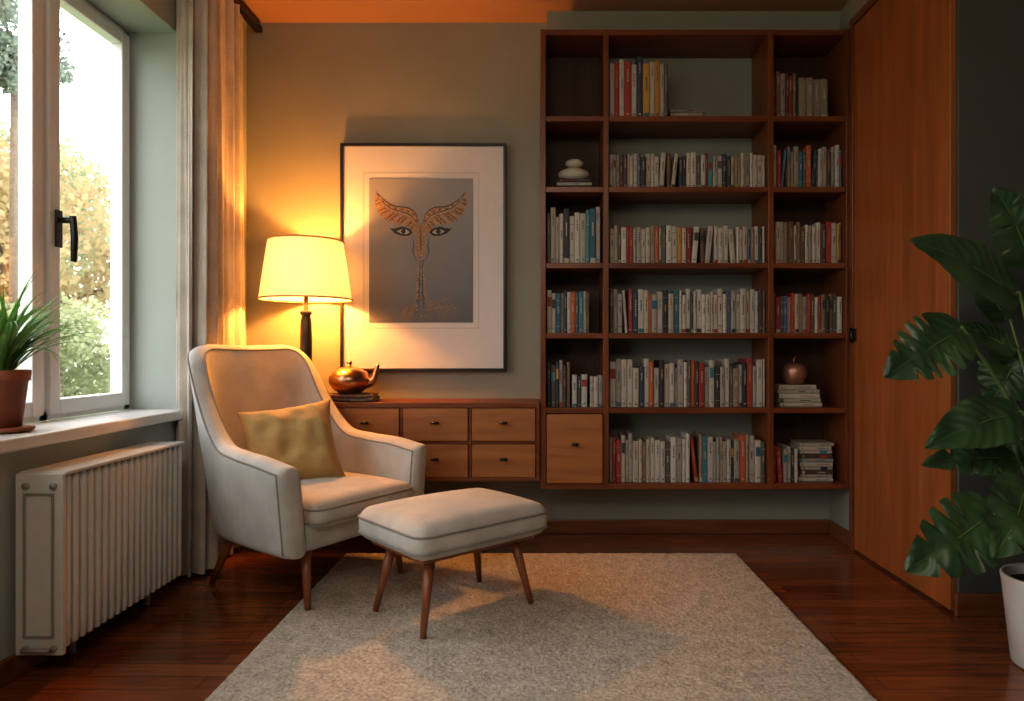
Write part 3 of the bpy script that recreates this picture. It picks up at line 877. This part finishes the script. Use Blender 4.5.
# ------------------------------------------------------------------ monstera plant
mp_ = empty('potted_monstera', (1.50, 2.0, 0)); ox, oy = 1.50, 2.0
b = MB()
b.lathe([(.001,.002),(.095,.002),(.104,.008),(.128,.245),(.131,.262),(.128,.268),(.120,.266),(.116,.235),(.001,.235)], (0,0,0), 48)
b.obj('pot', [M_pot], mp_)
b = MB(); b.lathe([(.118,.238),(.06,.246),(.001,.25)], (0,0,0), 24); b.obj('soil', [M_soil], mp_)
b = MB(); st = MB()
def leaf(base, tip, nrm, W, cuts=0, droop=.03, n=64, fold=.22, stem=True, seed=0):
    base, tip = Vector(base), Vector(tip); nrm = Vector(nrm).normalized()
    W = W*1.06
    ax = tip-base; L_ = ax.length; ax.normalize(); sd = ax.cross(nrm).normalized(); nrm = sd.cross(ax).normalized()
    m = 8; vs = []
    rnd = random.Random(seed)
    cut = {sg: [(.20+.60*(k+.5)/cuts+rnd.uniform(-.03,.03), rnd.uniform(.35, .6)) for k in range(cuts)] if cuts else [] for sg in (-1, 1)}
    mid = []
    for i in range(n+1):
        t = i/n
        prof_ = (math.sin(pi*t**.72)**.75)*(1-.18*t) if 0 < t < 1 else 0
        c = base+ax*(L_*t)+nrm*(droop*(math.sin(pi*t*.8))-droop*1.2*t*t)
        mid.append(c)
        for k in range(-m, m+1):
            s_ = k/m
            e = 1.0
            for q_, dep in cut[-1 if k < 0 else 1]:
                e = min(e, dep+(1-dep)*min(1, (abs(t-q_)/.03)**1.1))
            wv = W*prof_*e
            sweep = ax*(L_*.10*abs(s_)**1.5*(t-.1)*2*e*(1-t))+ax*(-L_*.14*max(0, .25-t)/.25*abs(s_)*prof_)
            # raised side veins give the blade its ribbed look
            rib = .0022*math.sin((t*9-abs(s_)*1.6)*2*pi)*min(1, abs(s_)*4)*prof_
            p = c+sd*(s_*wv)+sweep+nrm*(fold*abs(s_)*wv-.45*fold*s_*s_*wv*1.6+.004*math.sin(t*14+s_*3)+rib)
            vs.append(p)
    k2 = 2*m+1
    fs = [(i*k2+k, i*k2+k+1, (i+1)*k2+k+1, (i+1)*k2+k) for i in range(n) for k in range(2*m)]
    b.add(vs, fs, 0, True)
    st.tube([p+nrm*.0008 for p in mid[:-3]], [.0026*(1-i/(n+1))+.0005 for i in range(n-2)], 6)
    if stem:
        r0_ = Vector((rnd.uniform(-.03, .0), rnd.uniform(-.03, .03), .24))
        c1 = Vector((base.x*.25, base.y*.3, .24+(base.z-.24)*.55))
        st.tube(crom([r0_, c1, base+Vector((.02, 0, -.02)), base, mid[2]], 22), [.0065-.0035*i/22 for i in range(23)], 8)
LF = [
 ((-.125,-.02,1.090),(-.462,-.10,1.245),(-.15,-1,.50),.088,0,.02),
 ((-.025, .06,1.195),(-.154, .02,1.415),(-.3,-1,.2),.085,3,.02),
 (( .02,  .0, 1.165),( .046,-.02,1.452),(.1,-1,.3),.09,4,.02),
 ((-.300,-.05,.990),(-.548,-.12,.862),(-.15,-1,.35),.098,5,.02),
 ((-.059, .08,.930),(-.212, .12,1.017),(-.2,-.9,.5),.042,0,.01),
 ((-.009, .12,.924),(-.097, .14,.752),(-.3,-.9,.3),.085,3,.02),
 ((-.150,-.07,.755),(-.445,-.14,.675),(-.1,-.85,.6),.078,0,.03),
 ((-.100, .02,.610),(-.390,-.02,.605),(-.1,-.8,.6),.060,3,.02),
 ((-.230,-.08,.475),(-.510,-.16,.338),(0,-1,.4),.105,4,.03),
 ((-.170,-.12,.565),(-.310,-.22,.393),(.1,-.9,.4),.092,4,.03),
 ((-.024, .15,.788),(-.090, .2, .898),(0,-1,.3),.055,0,.01),
 ((.02,-.12,.60),(.12,-.26,.45),(.2,-.8,.5),.09,4,.04),
 ((.03,-.08,.90),(.24,-.18,.95),(.1,-.7,.7),.09,4,.03),
 (( .096, .1, .715),( .342, .1, .653),(.1,-.6,.8),.085,3,.03),
 ((.0,-.12,.80),(.06,-.28,.68),(.1,-.8,.6),.085,4,.03),
 ((-.02,.10,.66),(-.15,.16,.55),(-.1,-1,.4),.07,3,.02),
 ((-.03,.16,1.03),(-.11,.2,1.16),(-.1,-1,.3),.06,0,.02),
]
for i, (ba, ti, nr, W, cu, dr) in enumerate(LF):
    leaf(ba, ti, nr, W, cu, dr, seed=i)
b.obj('leaves', [M_leaf], mp_); st.obj('stems', [M_stem], mp_)

# ------------------------------------------------------------------ outside
b = MB(); b.box(-60, -1.9, -30, 60, -1.3, -1.2); b.obj('lawn', [M_grassland])
def tree(name, base, crown, r, mat, n, leaf_s, squash=1.1, trunk=True):
    b = MB(); rnd = random.Random(int(abs(base[0])*100+base[1]*10))
    bl = []
    for k in range(16):
        v_ = Vector((rnd.gauss(0,1), rnd.gauss(0,1), rnd.gauss(0,1))).normalized()*r*rnd.uniform(.3, .75)
        v_.z *= squash; bl.append((Vector(crown)+v_, r*rnd.uniform(.25, .45)))
    for k in range(n):
        c, rr = bl[rnd.randrange(16)]
        v_ = Vector((rnd.gauss(0,1), rnd.gauss(0,1), rnd.gauss(0,1))).normalized()*rr*rnd.uniform(.5, 1.05)
        p = c+v_; a = Vector((rnd.gauss(0,1), rnd.gauss(0,1), rnd.gauss(0,1))).normalized(); q_ = a.orthogonal().normalized(); s_ = leaf_s*rnd.uniform(.6, 1.3)
        b.add([p+a*s_, p+q_*s_*.6, p-a*s_, p-q_*s_*.6], [(0,1,2,3)], 0)
    if trunk:
        b.tube([(base[0], base[1], -1.2), (base[0], base[1], crown[2])], [r*.09, r*.05], 10, 1)
        for c, rr in bl[:8]: b.tube([(base[0], base[1], crown[2]-r*.5), tuple(c)], [r*.03, r*.01], 6, 1)
    b.obj(name, [mat, M_bark])
tree('autumn_tree', (-9.6, 12.9), (-9.6, 12.9, 3.2), 2.9, M_tree[0], 15000, .065)
tree('autumn_tree', (-15.5, 20.5), (-15.5, 20.5, 4.2), 3.6, M_tree[2], 10000, .10)
tree('garden_shrub', (-6.3, 8.9), (-6.3, 8.9, .7), 1.15, M_tree[2], 10000, .038, 1.0)
tree('garden_shrub', (-8.9, 7.2), (-8.9, 7.2, .3), 1.1, M_tree[1], 5000, .06, 1.0)
tree('conifer_tree', (-7.4, 9.6), (-7.4, 9.6, 5.3), .9, M_tree[3], 5000, .04, 1.6)
tree('garden_tree', (-14, 6), (-14, 6, 2.5), 2.6, M_tree[1], 6000, .11)
tree('garden_tree', (-12, -1), (-12, -1, 2.5), 2.6, M_tree[0], 5000, .11)

# ------------------------------------------------------------------ light
w = bpy.data.worlds.new('overcast_sky'); S.world = w; w.use_nodes = True
bg = w.node_tree.nodes['Background']; bg.inputs['Color'].default_value = (.94, .975, 1.0, 1); bg.inputs['Strength'].default_value = 5.0
for (y0, y1, z0, z1, nm) in ((1.36, 2.82, SILL, WT, 'window_portal'), (-1.25, .85, .5, WT, 'unseen_window_portal')):
    l = bpy.data.lights.new(nm, 'AREA'); l.shape = 'RECTANGLE'; l.size = z1-z0; l.size_y = y1-y0
    l.cycles.is_portal = True
    o = bpy.data.objects.new(nm, l); COL.objects.link(o); o.location = (-1.77, (y0+y1)/2, (z0+z1)/2)
    o.rotation_euler = (0, -pi/2, 0)
l = bpy.data.lights.new('added_room_fill', 'AREA'); l.shape = 'RECTANGLE'; l.size = 1.3; l.size_y = .9; l.energy = 26; l.color = (1, .86, .70)  # added soft fill without a fixture, raises the overall room brightness
o = bpy.data.objects.new('added_room_fill', l); COL.objects.link(o); o.location = (-.2, -.5, 2.45)
o.rotation_euler = (Vector((.2, 3.0, .8))-Vector(o.location)).to_track_quat('-Z', 'Y').to_euler()

cam = bpy.data.cameras.new('camera'); co = bpy.data.objects.new('camera', cam); COL.objects.link(co)
co.location = (0, 0, .93); co.rotation_euler = (pi/2, 0, 0)
cam.sensor_width = 36; cam.lens = 24.01; cam.shift_x = -29/1024; cam.shift_y = 0; cam.clip_start = .05; cam.clip_end = 200
cam.dof.use_dof = True; cam.dof.focus_distance = 2.9; cam.dof.aperture_fstop = 3.2
S.camera = co
S.view_settings.view_transform = 'Standard'
for lk in ('Medium High Contrast', 'Standard - Medium High Contrast'):
    try:
        S.view_settings.look = lk; print('look', lk); break
    except Exception as e: print(e)
